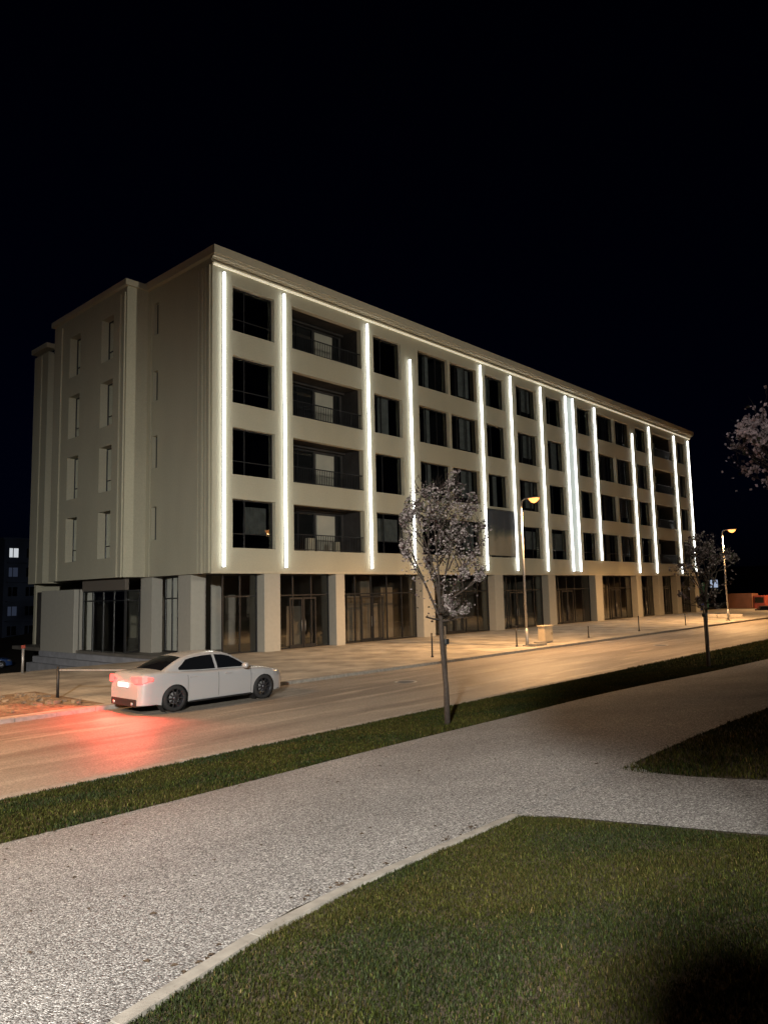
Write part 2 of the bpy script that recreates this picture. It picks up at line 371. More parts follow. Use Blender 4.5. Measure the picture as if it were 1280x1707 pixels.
# ---------------------------------------------------------------- the building
BLD = empty('apartment_building', (0, 0, 0))
tag(BLD, 'long pale five-storey building with glowing white light strips and a glazed ground floor', 'building')
XE = 62.9; ZB, ZT = 3.95, 19.95; YD = 21.0
rowsz = [(5.15, 7.6), (8.78, 11.18), (12.4, 14.85), (16.1, 18.48)]
bays = [(1.06, 3.72), (4.95, 10.3), (11.35, 13.9), (15.55, 18.7), (18.95, 22.0), (23.1, 25.6), (27.2, 30.1), (31.6, 34.2), (36.8, 39.3),
        (40.5, 43.8), (44.1, 47.2), (48.5, 51.2), (52.6, 57.7), (59.2, 61.4)]
LOGGIA = {1, 12}
def wall_open(mb, P, u0, u1, v0, v1, ops, T, th, flip=False):
    """P(u,v,d) -> xyz, d = depth behind the face; ops = openings"""
    us = sorted(set([u0, u1]+[o[0] for o in ops]+[o[1] for o in ops])); vs = sorted(set([v0, v1]+[o[2] for o in ops]+[o[3] for o in ops]))
    for i in range(len(us)-1):
        for j in range(len(vs)-1):
            cu, cv = (us[i]+us[i+1])/2, (vs[j]+vs[j+1])/2
            if any(o[0] < cu < o[1] and o[2] < cv < o[3] for o in ops): continue
            for d in (0, th):
                mb.add([P(us[i], vs[j], d), P(us[i+1], vs[j], d), P(us[i+1], vs[j+1], d), P(us[i], vs[j+1], d)], [(0, 1, 2, 3)])
    for (a, b_, c, d) in ops:
        for q in (((a, c), (a, d)), ((a, d), (b_, d)), ((b_, d), (b_, c)), ((b_, c), (a, c))):
            (ua, va), (ub, vb) = q
            mb.add([P(ua, va, 0), P(ub, vb, 0), P(ub, vb, th), P(ua, va, th)], [(0, 1, 2, 3)])
front = MB()
wall_open(front, lambda u, v, d: (u, d, v), -.15, XE, ZB, 19.5, [(a, b_, z0, z1) for a, b_ in bays for z0, z1 in rowsz], 0, .34)
front.build('front_wall', M['plaster'], BLD)
# side wall pieces
side = MB()
sl = [(z0+.7, z0+2.35) for z0, _ in rowsz]
wall_open(side, lambda u, v, d: (-.15+d, u, v), .0, 6.1, ZB, 19.5, [(5.0, 5.5, 5.85, 7.6), (5.0, 5.5, 9.65, 11.4), (5.0, 5.5, 13.3, 14.95), (5.0, 5.5, 16.95, 18.75)], 0, .34)
# fluted pilaster near the corner and beside the slit windows
for y0, y1, pr_ in ((.12, .34, .10), (.50, .60, .07), (.76, .98, .10), (1.15, 1.22, .05), (5.62, 5.72, .06)):
    side.box(-.15-pr_, -.152, y0, y1, ZB, 19.2)
side.build('side_wall', M['plaster'], BLD)
bay = MB()
bops = [(u0, u1, z0-.15, z1-.05) for z0, z1 in rowsz for u0, u1 in ((7.55, 8.95), (11.5, 12.9))]
wall_open(bay, lambda u, v, d: (-1.38+d, u, v), 6.1, 15.05, ZB, 19.5, bops, 0, .55)
bay.box(-1.378, -.15, 6.1, 6.4, ZB, 19.5)
bay.box(-1.378, .74, 14.75, 15.047, ZB, 19.5)
for y0, y1 in ((6.22, 6.40), (6.72, 6.80), (13.9, 14.0)): bay.box(-1.46, -1.382, y0, y1, ZB, 19.3)
bay.build('bay_wall', M['plaster'], BLD)
b = MB(); b.box(-.15, .2, 18.9, YD+.1, ZB, 19.4); b.box(.75, 1.0, 15.05, 18.9, ZB, 19.3); b.box(.2, .749, 18.9, 19.1, ZB, 19.3); b.box(-.22, -.152, 19.8, 19.95, ZB, 19.3)
b.build('rear_side_wall', M['plaster'], BLD)
b = MB(); b.box(.21, XE, YD-.3, YD, 0, 19.5); b.box(XE-.3, XE-.002, .345, YD-.31, 0.0, 19.5); b.build('back_wall', M['plaster'], BLD)
bx('roof_slab', (.76, XE, .0, YD, 19.502, 19.62), M['plaster'], BLD)
b = MB(); b.box(-1.36, -.11, 6.1, 15.04, 19.502, 19.62); b.box(-.1, .755, .0, 15.04, 19.504, 19.618); b.build('bay_roof', M['plaster'], BLD)
# cornice in three steps
b = MB()
b.box(-.32, XE+.25, -.42, .3, 19.63, 20.06); b.box(-.27, XE+.12, -.22, -.002, 19.42, 19.628); b.box(-.30, XE+.18, -.36, -.222, 19.50, 19.626)
b.box(-.32, .0, .302, 6.3, 19.63, 20.05)
b.box(-1.55, -.33, 5.95, 15.2, 19.625, 19.95)
b.box(-.35, .3, 18.75, YD+.2, 19.63, 19.95)
b.build('cornice', M['trim'], BLD)
# cove light under the cornice: in short lengths, so it reads slightly dotted
b = MB(); x = -.1
while x < XE-.1:
    b.box(x, min(x+1.1, XE), -.10, -.004, 19.19, 19.27); x += 1.16
b.build('cove_light', M['led_cove'], BLD)
bx('cove_shelf', (-.15, XE, -.16, -.002, 19.28, 19.33), M['trim'], BLD)
# vertical light strips in shallow metal channels
strips = [(.5, 4.25, 18.95), (4.34, 4.25, 18.95), (10.77, 4.25, 18.95), (14.66, 4.3, 17.62), (22.46, 4.25, 18.95), (26.33, 4.25, 18.95), (30.7, 4.25, 18.95),
          (34.72, 4.25, 18.95), (35.98, 4.25, 18.95), (39.9, 5.25, 18.85), (47.6, 4.2, 17.62), (51.66, 4.2, 18.9), (58.16, 4.2, 18.9), (62.16, 4.2, 18.9)]
for i, (x, z0, z1) in enumerate(strips):
    cool = i in (7, 8, 9)
    ch = MB(); ch.box(x-.075, x+.075, -.03, -.003, z0-.05, z1+.05); c = ch.build('light_channel', M['metal'], BLD)
    s = MB(); s.box(x-.036, x+.036, -.135, -.032, z0, z1); s.build('led_strip', M['led_cool'] if cool else M['led'], c)
bx('glow_pilaster', (34.84, 35.86, -.05, -.002, 4.25, 18.95), mat('glow_pilaster', (.5, .52, .5), .7, emit=((.82, .95, .88), .42)), BLD)  # pilaster between the paired strips, their wash put in as emission
# floor slabs, interior walls
b = MB()
for k, z in enumerate([ZB+.02, 8.0, 11.62, 15.3, 18.92]):
    if k == 0: continue
    b.box(.2, XE-.32, .345, 6.0, z, z+.25)
b.build('floor_slab', M['inside'], BLD)
b = MB(); b.box(.2, XE-.32, 5.99, 6.1, ZB+.3, 19.4)
for a in (4.35, 10.8, 14.7, 18.83, 22.5, 26.3, 30.7, 35.4, 39.9, 43.95, 47.6, 51.7, 58.2): b.box(a-.08, a+.08, .345, 5.98, ZB+.3, 19.4)
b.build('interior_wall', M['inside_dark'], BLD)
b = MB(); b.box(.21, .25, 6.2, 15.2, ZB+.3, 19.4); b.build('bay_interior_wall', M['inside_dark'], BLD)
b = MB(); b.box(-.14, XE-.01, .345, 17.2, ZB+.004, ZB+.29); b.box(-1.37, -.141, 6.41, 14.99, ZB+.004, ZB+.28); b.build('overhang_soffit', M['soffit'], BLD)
bx('bottom_rail', (-.19, XE+.03, -.045, -.002, 3.93, 4.05), M['trim'], BLD)

def win(P, u0, u1, v0, v1, d, parent, splits=(.35,), transom=None, glass='glass', curtain=None, sill=True, fr=.055, name='window'):
    """frame with mullions plus one glazing mesh as a sub-part, built in the (u,v) plane at depth d"""
    f = MB()
    def fb(a, b_, c, e, d0=d-.03, d1=d+.04):
        p = [P(a, c, d0), P(b_, c, d0), P(b_, e, d0), P(a, e, d0), P(a, c, d1), P(b_, c, d1), P(b_, e, d1), P(a, e, d1)]
        f.add(p, [(0, 1, 2, 3), (7, 6, 5, 4), (0, 4, 5, 1), (1, 5, 6, 2), (2, 6, 7, 3), (3, 7, 4, 0)])
    fb(u0, u0+fr, v0, v1); fb(u1-fr, u1, v0, v1); fb(u0+fr, u1-fr, v0, v0+fr); fb(u0+fr, u1-fr, v1-fr, v1)
    cuts = [u0+fr] + [u0+(u1-u0)*s for s in splits] + [u1-fr]
    for s in cuts[1:-1]: fb(s-fr*.5, s+fr*.5, v0+fr, v1-fr)
    if transom:
        for a, c in zip(cuts, cuts[1:]): fb(a+fr*.5, c-fr*.5, transom-fr*.45, transom+fr*.45)
    fo = f.build(name, M['frame'], parent)
    g = MB(); g.add([P(u0+.02, v0+.02, d), P(u1-.02, v0+.02, d), P(u1-.02, v1-.02, d), P(u0+.02, v1-.02, d)], [(0, 1, 2, 3)])
    g.build('pane', M[glass], fo)
    if curtain:
        a, c, e, h = curtain; k = MB(); n = 14
        for i in range(n):
            ua, ub = a+(c-a)*i/n, a+(c-a)*(i+1)/n
            da, db = d+.18+.035*(i % 2), d+.18+.035*((i+1) % 2)
            k.add([P(ua, e, da), P(ub, e, db), P(ub, h, db), P(ua, h, da)], [(0, 1, 2, 3)])
        k.build('curtain', M['curtain'], fo)
    return fo
PF = lambda u, v, d: (u, d, v)
rw = random.Random(5)
for bi, (a, c) in enumerate(bays):
    for ri, (z0, z1) in enumerate(rowsz):
        if bi in LOGGIA:
            # recessed balcony: side walls, back wall, pale panel, doors, railing
            D = 1.75
            rec = MB(); rec.box(a-.06, a-.002, .345, D, z0-.3, z1+.3); rec.box(c+.002, c+.06, .345, D, z0-.3, z1+.3)
            rec.box(a, c, .345, D, z0-.32, z0-.22); rec.box(a, c, .345, D, z1+.05, z1+.15)
            rec.box(a-.06, c+.06, D, D+.12, z0-.3, z1+.3)
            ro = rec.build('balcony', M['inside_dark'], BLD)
            bx('pale_panel', (a+3.15, a+4.55, D-.08, D-.003, z0-.2, z1-.25), M['panel'], ro)
            for (da, db) in ((a+.55, a+2.95), (a+4.7, a+5.1)):
                win(PF, da, db, z0-.2, z1-.15, D-.06, ro, splits=(.5,) if db-da > 1 else (), name='balcony_door')
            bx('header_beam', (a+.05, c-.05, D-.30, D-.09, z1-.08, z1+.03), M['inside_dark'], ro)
            rl = MB(); rl.box(a, c, .10, .15, z0+.86, z0+.91); rl.box(a, c, .10, .15, z0+.05, z0+.09)
            x = a+.06
            while x < c: rl.box(x-.012, x+.012, .112, .138, z0+.09, z0+.86); x += .13
            rl.build('railing', M['frame'], ro)
            if ri == 0 and bi == 1:
                bx('white_crate', (6.65, 7.1, .75, 1.05, z0-.2, z0+.78), M['trim'], ro, .02); bx('white_crate', (8.55, 8.9, .6, .95, z0-.2, z0+.62), M['trim'], ro, .02)
        else:
            wide = c-a
            cur = None
            if bi in (4, 6, 10): cur = (a+wide*.48, c-wide*.12, z0+.25+.4*rw.random(), z1-.05)
            elif bi in (0, 3): cur = (a+wide*.30, a+wide*.5, z0+.05, z1-.05) if rw.random() < .7 else None
            elif rw.random() < .4:
                t = rw.uniform(.1, .5); cur = (a+wide*t, a+wide*(t+rw.uniform(.2, .4)), z0+.05, z1-.05)
            if ri == 0 and bi in (0, 2, 6, 7): cur = (a+wide*(.40 if bi == 0 else .15), c-wide*.10, z0+.78, z1-.3)
            fo = win(PF, a+.005, c-.005, z0+.005, z1-.005, .27, BLD, splits=(.33,) if wide < 2.8 else (.3, .66), curtain=cur,
                     transom=z0+.75 if ri == 0 or bi in (0,) else None)
            sl_ = MB(); sl_.box(a+.01, c-.01, .03, .235, z0+.004, z0+.035); sl_.build('sill', M['trim'], fo)
PB = lambda u, v, d: (-1.38+d, u, v)
for (u0, u1, z0, z1) in bops:
    win(PB, u0+.005, u1-.005, z0+.005, z1-.005, .46, BLD, splits=(.5,), transom=z0+.7)
for z0, z1 in ((5.85, 7.6), (9.65, 11.4), (13.3, 14.95), (16.95, 18.75)):
    win(lambda u, v, d: (-.15+d, u, v), 5.005, 5.495, z0+.005, z1-.005, .25, BLD, splits=())
# columns
cols = [(0.0, .85, 1.95, 3.1), (0.0, .62, 5.6, 6.75), (3.0, 4.02, .02, 1.2), (7.95, 8.62, .02, 1.1), (15.45, 16.6, .02, 1.1), (23.4, 24.45, .02, 1.1), (30.75, 31.85, .02, 1.1),
        (38.6, 39.9, .02, 1.1), (46.9, 47.95, .02, 1.1), (51.85, 52.95, .02, 1.1), (56.5, 57.65, .02, 1.1), (61.6, 62.8, .02, 1.1)]
for x0, x1, y0, y1 in cols: bx('column', (x0, x1, y0, y1, -.25, ZB), M['column'], BLD, .012)
for x, y in ((2.9, 4.3), (6.6, 4.4), (11.8, 4.4), (19.5, 4.4), (27, 4.4), (35, 4.4), (43, 4.4), (50, 4.4)):
    bx('inner_column', (x-.35, x+.35, y-.35, y+.35, SZ, ZB), M['column'], BLD)
# ground floor: floor, rear wall, shopfronts
bx('shop_floor', (-1.2, XE-.3, 1.2, YD-.32, -.2, .012), M['inside_floor'], BLD)
b = MB(); b.box(1.2, XE-.31, 7.0, 7.15, .013, ZB)
for x in (8.3, 16, 24, 31.3, 39.2, 47.4): b.box(x-.1, x+.1, 1.2, 6.98, .013, ZB)
b.build('shop_rear_wall', M['inside'], BLD)
shopb = [(.87, 2.98), (4.04, 7.93), (8.64, 15.43), (16.62, 23.38), (24.47, 30.73), (31.87, 38.58), (39.92, 46.88), (47.97, 51.83), (52.97, 56.48), (57.67, 61.58)]
for k, (a, c) in enumerate(shopb):
    n = max(2, round((c-a)/1.25)); sp = tuple(i/n for i in range(1, n))
    fo = win(PF, a, c, SZ, ZB-.01, .62, BLD, splits=sp, transom=2.82, glass='shopglass', fr=.075, name='shop_window')
    pn_ = MB(); rq = random.Random(k+40); xx = a+.3
    while xx < c-.8:
        wv_ = rq.uniform(.5, 1.5)
        if rq.random() < .65: pn_.box(xx, min(xx+wv_, c-.2), 2.2+.5*rq.random(), 3.0, .02, rq.choice((2.2, 2.7, 3.2, ZB-.01)))
        xx += wv_+.12
    if pn_.v: pn_.build('partition', M['inside'], BLD)
    if c-a > 3:
        m_ = a+(c-a)*(1.5/n if n < 5 else (n//2+.0)/n); dw = .93
        dd = MB()
        for s in (-1, 1):
            x0, x1 = (m_-dw, m_-.02) if s < 0 else (m_+.02, m_+dw)
            dd.box(x0, x0+.085, .52, .57, SZ+.02, 2.7); dd.box(x1-.085, x1, .52, .57, SZ+.02, 2.7)
            dd.box(x0+.085, x1-.085, .52, .57, SZ+.02, SZ+.2); dd.box(x0+.085, x1-.085, .52, .57, 2.6, 2.7)
        do = dd.build('door', M['frame'], fo)
        h = MB()
        for s in (-1, 1): h.tube([(m_+s*.12, .49, .9), (m_+s*.12, .49, 1.5)], .016, 6)
        h.build('handle', M['metal'], do)
win(lambda u, v, d: (.75+d, u, v), 3.12, 5.58, SZ, ZB-.01, 0, BLD, splits=(.3, .7), transom=2.8, glass='shopglass', fr=.08, name='shop_window')
win(lambda u, v, d: (-.85+d, u, v), 6.8, 11.59, -.1, 3.3, 0, BLD, splits=(.25, .5, .75), transom=2.75, glass='shopglass', fr=.08, name='shop_window')
win(PF, -.84, 0.0, SZ, 3.3, 6.79, BLD, splits=(), transom=2.75, glass='shopglass', fr=.07, name='shop_window')
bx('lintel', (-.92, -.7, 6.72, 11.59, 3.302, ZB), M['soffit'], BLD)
b = MB(); b.box(-1.38, -1.1, 11.6, 15.95, -3.1, 3.42); b.box(-1.099, 1.05, 11.9, 12.0, -.2, 3.42); b.build('side_block_wall', M['column'], BLD)
b = MB(); b.box(.9, 1.15, 11.75, 17, 0, ZB); b.build('recess_wall', M['inside_dark'], BLD)
# plinth stepping down on the left
b = MB(); b.box(-1.45, 1.0, 1.26, 15.97, -3.2, -.12); b.box(-1.8, -1.452, 1.26, 15.97, -3.2, -.42); b.box(-2.15, -1.802, 1.26, 15.96, -3.2, -.75)
b.build('plinth', M['plinth'], BLD)
bx('rear_plinth', (.3, 1.1, 15.98, YD, -3.2, 3.4), M['inside_dark'], BLD)
# two glowing boxes inside the corner shop, standing in for reflections on its glass
for y, x, z in ((8.6, 2.3, 1.2), (7.9, 2.6, 1.05)):
    b = MB(); b.box(x-.07, x+.07, y-.07, y+.07, z-.16, z+.16); b.build('glint_box', mat('glint_glow', (.8, .8, .8), .5, emit=((.9, 1, .9), .7)), BLD)

# banner fixed to the wall between two light strips
def banner_mat():
    m = bpy.data.materials.new('banner_print'); m.use_nodes = True; n = m.node_tree.nodes; l = m.node_tree.links
    p = n['Principled BSDF']; p.inputs['Roughness'].default_value = .7
    tc = n.new('ShaderNodeTexCoord'); sp = n.new('ShaderNodeSeparateXYZ'); l.new(tc.outputs['Object'], sp.inputs[0])
    nz = n.new('ShaderNodeTexNoise'); nz.inputs['Scale'].default_value = 1.1; l.new(tc.outputs['Object'], nz.inputs[0])
    a = n.new('ShaderNodeMath'); a.operation = 'MULTIPLY_ADD'; a.inputs[1].default_value = 1.6; l.new(nz.outputs[0], a.inputs[0]); l.new(sp.outputs['Z'], a.inputs[2])
    r = n.new('ShaderNodeMapRange'); r.inputs[1].default_value = 7.2; r.inputs[2].default_value = 8.2; l.new(a.outputs[0], r.inputs[0])
    cr = n.new('ShaderNodeValToRGB'); e = cr.color_ramp; e.elements[0].color = (.36, .33, .26, 1); e.elements[1].color = (.07, .085, .11, 1)
    q = e.elements.new(.5); q.color = (.17, .19, .16, 1); l.new(r.outputs[0], cr.inputs[0]); l.new(cr.outputs[0], p.inputs['Base Color']); return m
M['banner'] = banner_mat()
bn = empty('banner', (24.3, -.06, 5.1)); tag(bn, 'large blue-grey and beige banner hung across the second-floor window behind the nearer street lamp', 'banner')
def rel(o, b): return (b[0]-o.location.x, b[1]-o.location.x if 0 else b[1]-o.location.x, b[2]-o.location.y, b[3]-o.location.y, b[4]-o.location.z, b[5]-o.location.z)
b = MB(); n = 24
for i in range(n):
    for j in range(10):
        q = []
        for ii, jj in ((i, j), (i+1, j), (i+1, j+1), (i, j+1)):
            x = 22.62+3.55*ii/n; z = 5.3+3.25*jj/10
            q.append((x-24.3, .012*math.sin(ii*.9)+.008*math.sin(jj*1.7)-.02+.0, z-5.1))
        b.add(q, [(0, 1, 2, 3)], 0, True)
bb = b.build('banner_cloth', M['banner'], bn)
for mm in bb.data.materials: pass
b = MB(); b.box(-1.7, 1.9, -.05, -.01, .12, .18); b.box(-1.7, 1.9, -.05, -.01, 3.46, 3.5); b.build('batten', M['frame'], bn)
M['banner'].node_tree.nodes['Map Range'].inputs[1].default_value = 2.1; M['banner'].node_tree.nodes['Map Range'].inputs[2].default_value = 3.1

# ---------------------------------------------------------------- street lamps
SOD = (1.0, .54, .22)
def street_lamp(x, y, h, label, power=6000):
    o = empty('street_lamp', (x, y, 0)); tag(o, label, 'street lamp', 'street lamps along the pavement')
    b = MB(); b.tube([(0, 0, -.2), (0, 0, .9)], [.085, .08], 12); b.tube([(0, 0, .9), (0, 0, h-.25)], [.062, .045], 12); b.build('pole', M['metal'], o)
    b = MB(); b.box(-.17, .17, -.17, .17, -.1, .09); b.build('base', M['kerb'], o, .01)
    b = MB(); b.tube([(0, 0, h-.3), (0, -.06, h-.08), (0, -.2, h), (0, -.45, h+.02)], [.045, .04, .036, .034], 8); b.build('arm', M['metal'], o)
    b = MB()
    prof = [(-.42, .05, .03), (-.5, .10, .05), (-.75, .13, .06), (-1.0, .11, .045), (-1.12, .03, .02)]
    vs = []; fs = []
    for (yy, hw, hh) in prof:
        for t in range(10):
            a = math.pi*t/9; vs.append((math.cos(a)*hw, yy, h+math.sin(a)*hh*1.3))
    for i in range(4):
        for t in range(9): fs.append((i*10+t, i*10+t+1, (i+1)*10+t+1, (i+1)*10+t))
    b.add(vs, fs, 0, True); hd = b.build('lamp_head', M['metal'], o)
    b = MB(); vs = []; fs = []
    for i, yy in enumerate((-.5, -.62, -.75, -.9, -1.02)):
        k = math.sin(math.pi*(i+.6)/5.2)
        for t in range(8):
            a = math.pi*t/7; vs.append((math.cos(a)*.125*(.5+.5*k), yy, h-.005-math.sin(a)*.25*k))
    for i in range(4):
        for t in range(7): fs.append((i*8+t, i*8+t+1, (i+1)*8+t+1, (i+1)*8+t))
    b.add(vs, fs, 0, True); b.build('bulb_cover', M['lamp_glow'], hd)
    L = bpy.data.lights.new('street_lamp_light', 'SPOT'); L.energy = power; L.color = SOD; L.spot_size = R(172); L.spot_blend = .55; L.shadow_soft_size = .12
    lo = bpy.data.objects.new('street_lamp_light', L); C.objects.link(lo); lo.parent = o; lo.location = (0, -.76, h-.32)
    return o
street_lamp(11.9, -9.55, 7.4, 'nearer lit street lamp, on the pavement beside the beige cabinet')
street_lamp(41.9, -9.55, 7.25, 'farther lit street lamp, right of the building end near the red truck', 7000)
street_lamp(72.0, -9.55, 7.25, 'farthest street lamp, beyond the right edge of the view', 7000)
street_lamp(-18.1, -9.55, 7.4, 'street lamp at the left end of the road', 4600)
# park floodlight behind the photographer, lighting path, lawn and facade
def floodlight(x, y, h, power, aim, label, size=88, col=(1, .955, .86)):
    z = slope(y); o = empty('floodlight_mast', (x, y, z)); tag(o, label, 'floodlight')
    b = MB(); b.tube([(0, 0, -.1), (0, 0, h)], [.06, .045], 10); b.build('pole', M['dark_metal'], o)
    d = (Vector(aim)-Vector((x, y, z+h))).normalized(); q = d.to_track_quat('-Z', 'Y').to_euler()
    b = MB(); b.box(-.3, .3, -.2, .2, -.02, .16); hd = b.build('floodlight_housing', M['dark_metal'], o, .02); hd.location = (0, 0, h); hd.rotation_euler = q
    b = MB(); b.box(-.26, .26, -.16, .16, -.035, -.021); b.build('lens', M['park_glow'], hd)
    L = bpy.data.lights.new('floodlight_light', 'SPOT'); L.energy = power; L.color = col; L.spot_size = R(size); L.spot_blend = 1.0; L.shadow_soft_size = .28
    lo = bpy.data.objects.new('floodlight_light', L); C.objects.link(lo); lo.parent = o; lo.location = Vector((0, 0, h)) + d*.16
    lo.rotation_euler = d.to_track_quat('-Z', 'Y').to_euler()
floodlight(-29.0, -34.5, 7.5, 43000, (-18.5, -17.0, -2.2), 'floodlight mast behind the viewpoint to the left')
floodlight(4.0, -44.0, 9.0, 14000, (16.0, 0.0, 13.0), 'added unseen floodlight mast evening out the front, right of the viewpoint', 84, (1, .93, .76))  # unseen mast added as fill for the front wall

# ---------------------------------------------------------------- trees
def blossom_tree(x, y, h, lean, crown, nb, label, seed=1, petal=.03, stake=True, tri=1.0, pink=0):
    r = random.Random(seed); z = slope(y) if y < -18.2 else 0
    o = empty('blossom_tree', (x, y, z-.02)); tag(o, label, 'tree', 'blossom trees planted in the grass')
    cx, cy_, cz, rx, rz = crown
    b = MB(); tips = []
    top = Vector((lean[0], lean[1], cz-rz*.80))
    tr = [Vector((0, 0, 0)), Vector((lean[0]*.25+.02, lean[1]*.25, top.z*.35)), Vector((lean[0]*.6-.015, lean[1]*.6, top.z*.7)), top]
    b.tube(tr, [.062, .052, .047, .043], 9)
    def grow(p, d, ln, rad, lv):
        for _ in range(6):
            e_ = p+d*ln; k_ = math.sqrt(((e_.x-cx)/rx)**2+((e_.y-cy_)/rx)**2+((e_.z-cz)/rz)**2)
            if k_ < .98: break
            ln *= .8
        q = p + d*ln*.5 + Vector((r.gauss(0, .04), r.gauss(0, .04), 0))*ln
        e = q + (d+Vector((r.gauss(0, .15), r.gauss(0, .15), .12))).normalized()*ln*.5
        b.tube([p, q, e], [rad, rad*.8, rad*.55], 5, cap=False)
        tips.append((q, e, lv))
        if lv < 4:
            for _ in range(r.choice((2, 2, 3, 3))):
                t = r.uniform(.45, 1); s = p.lerp(e, t)
                nd = (d + Vector((r.gauss(0, .6), r.gauss(0, .6), r.uniform(-.15, .55)))).normalized()
                grow(s, nd, ln*r.uniform(.55, .8), rad*.55, lv+1)
    for i in range(11):
        a = i*2.4+r.uniform(-.3, .3); el = r.uniform(.35, 1.5)
        d = Vector((math.cos(a)*math.cos(el), math.sin(a)*math.cos(el), math.sin(el)))
        if i > 6: d = Vector((math.cos(a), math.sin(a), .12)).normalized()
        grow(top+Vector((0, 0, r.uniform(-.15, .25))), d, rz*r.uniform(.65, 1.0), .026, 0)
    b.build('trunk', M['bark'], o)
    # blossoms and young leaves clustered along the twigs
    n = nb; V = []; cc = []
    seg = [t for t in tips if t[2] >= 1]
    for i in range(n):
        q, e, lv = r.choice(seg); t = r.random(); p = q.lerp(e, t) + Vector((r.gauss(0, .035), r.gauss(0, .035), r.gauss(0, .035)))
        if r.random() < .10:
            a = r.uniform(0, 6.28); u = r.random()**.45; el = r.uniform(-1, 1)
            p = Vector((cx+math.cos(a)*rx*u*math.sqrt(1-el*el), cy_+math.sin(a)*rx*u*math.sqrt(1-el*el), cz+el*rz*u*.95))
        dx, dy, dz = (p.x-cx)/rx, (p.y-cy_)/rx, (p.z-cz)/rz
        k = math.sqrt(dx*dx+dy*dy+dz*dz)
        if k > .93+.42*noise.noise(p*1.9+Vector((seed, 0, 0))) - .12*max(0, dz): continue
        if noise.noise(p*2.8+Vector((0, seed*3, 0))) < -.10: continue
        s = petal*r.uniform(.6, 1.4)
        nrm = Vector((r.gauss(0, 1), r.gauss(0, 1), r.gauss(0, 1))).normalized(); a1 = nrm.orthogonal().normalized(); a2 = nrm.cross(a1)
        for m_ in range(2):
            w1 = a1 if m_ == 0 else nrm
            V.append((p-a2*s*1.2, p+w1*s*r.uniform(.6, 1.1)-a2*s*.1, p+a2*s*1.2, p-w1*s*r.uniform(.6, 1.1)+a2*s*.15))
            if r.random() < .5+pink*.3: c = (.40+pink*.42, .345+pink*.33, .34+pink*.38)
            elif r.random() < .6: c = (.10, .07, .07)
            else: c = (.07, .08, .045)
            f = r.uniform(.55, 1.25); cc.append((c[0]*f, c[1]*f, c[2]*f, 1))
    me = bpy.data.meshes.new('crown'); nq = len(V)
    me.from_pydata([tuple(v) for q in V for v in q], [], [(i*4, i*4+1, i*4+2, i*4+3) for i in range(nq)])
    at = me.color_attributes.new('tint', 'FLOAT_COLOR', 'POINT'); at.data.foreach_set('color', [c for q in cc for _ in range(4) for c in q])
    me.materials.append(M['petal']); co = bpy.data.objects.new('crown', me); C.objects.link(co); co.parent = o
    if stake:
        b = MB(); b.tube([(.10, .06, -.1), (.09, .06, 1.9)], .022, 6); b.build('stake', M['wood'], o)
        b = MB(); b.lathe([(.07, 1.55), (.075, 1.60), (.07, 1.65)], 12, axis='z', c=(.05, .03, 0)); b.build('tie', M['black_plastic'], o)
    return o
blossom_tree(-8.75, -20.55, 5.2, (-.12, 0, 0), (.16, 0, 3.5, .98, 1.75), 23000, 'young blossom tree in the grass strip in front of the middle of the building', 3, .0185)
blossom_tree(3.25, -21.3, 4.4, (.45, .1, 0), (.75, 0.2, 2.95, 1.1, 1.35), 6500, 'smaller blossom tree farther along the grass strip, in front of the building end', 8, .03)
blossom_tree(-7.6, -27.45, 4.5, (-.1, .1, 0), (.0, .15, 3.9, 1.75, 1.4), 20000, 'pale pink blossom tree at the right edge, its crown partly out of frame', 15, .024, pink=1)
# unseen round-headed trees, added behind the viewpoint to shade lawn and path
def shadow_caster(x, y, zc, rad, label):
    z = slope(y); o = empty('shadow_caster', (x, y, z)); tag(o, label, 'tree')
    b = MB(); b.tube([(0, 0, -.05), (.03, 0, zc*.5), (0, 0, zc)], [.05, .04, .03], 8); b.build('trunk', M['bark'], o)
    r = random.Random(4); V = []
    for i in range(int(3000*max(1, rad/1.3))):
        d = Vector((r.gauss(0, 1), r.gauss(0, 1), r.gauss(0, 1))).normalized()*rad*r.random()**.33*(1+.12*r.gauss(0, 1)); p = d+Vector((0, 0, zc))
        nn = Vector((r.gauss(0, 1), r.gauss(0, 1), r.gauss(0, 1))).normalized(); a1 = nn.orthogonal().normalized()*.04; a2 = nn.cross(a1)
        V.append((p-a1-a2, p+a1-a2, p+a1+a2, p-a1+a2))
    me = bpy.data.meshes.new('crown'); me.from_pydata([tuple(v) for q in V for v in q], [], [(i*4, i*4+1, i*4+2, i*4+3) for i in range(len(V))])
    me.materials.append(M['leaf']); co = bpy.data.objects.new('crown', me); C.objects.link(co); co.parent = o
shadow_caster(-21.75, -31.25, 5.1, .98, 'tall unseen tree behind the viewpoint, added to shade the path')
shadow_caster(-22.735, -31.32, 3.42, .245, 'small unseen round crown behind the viewpoint, added to shade the lawn')  # made up to cast the dark patch at lower right

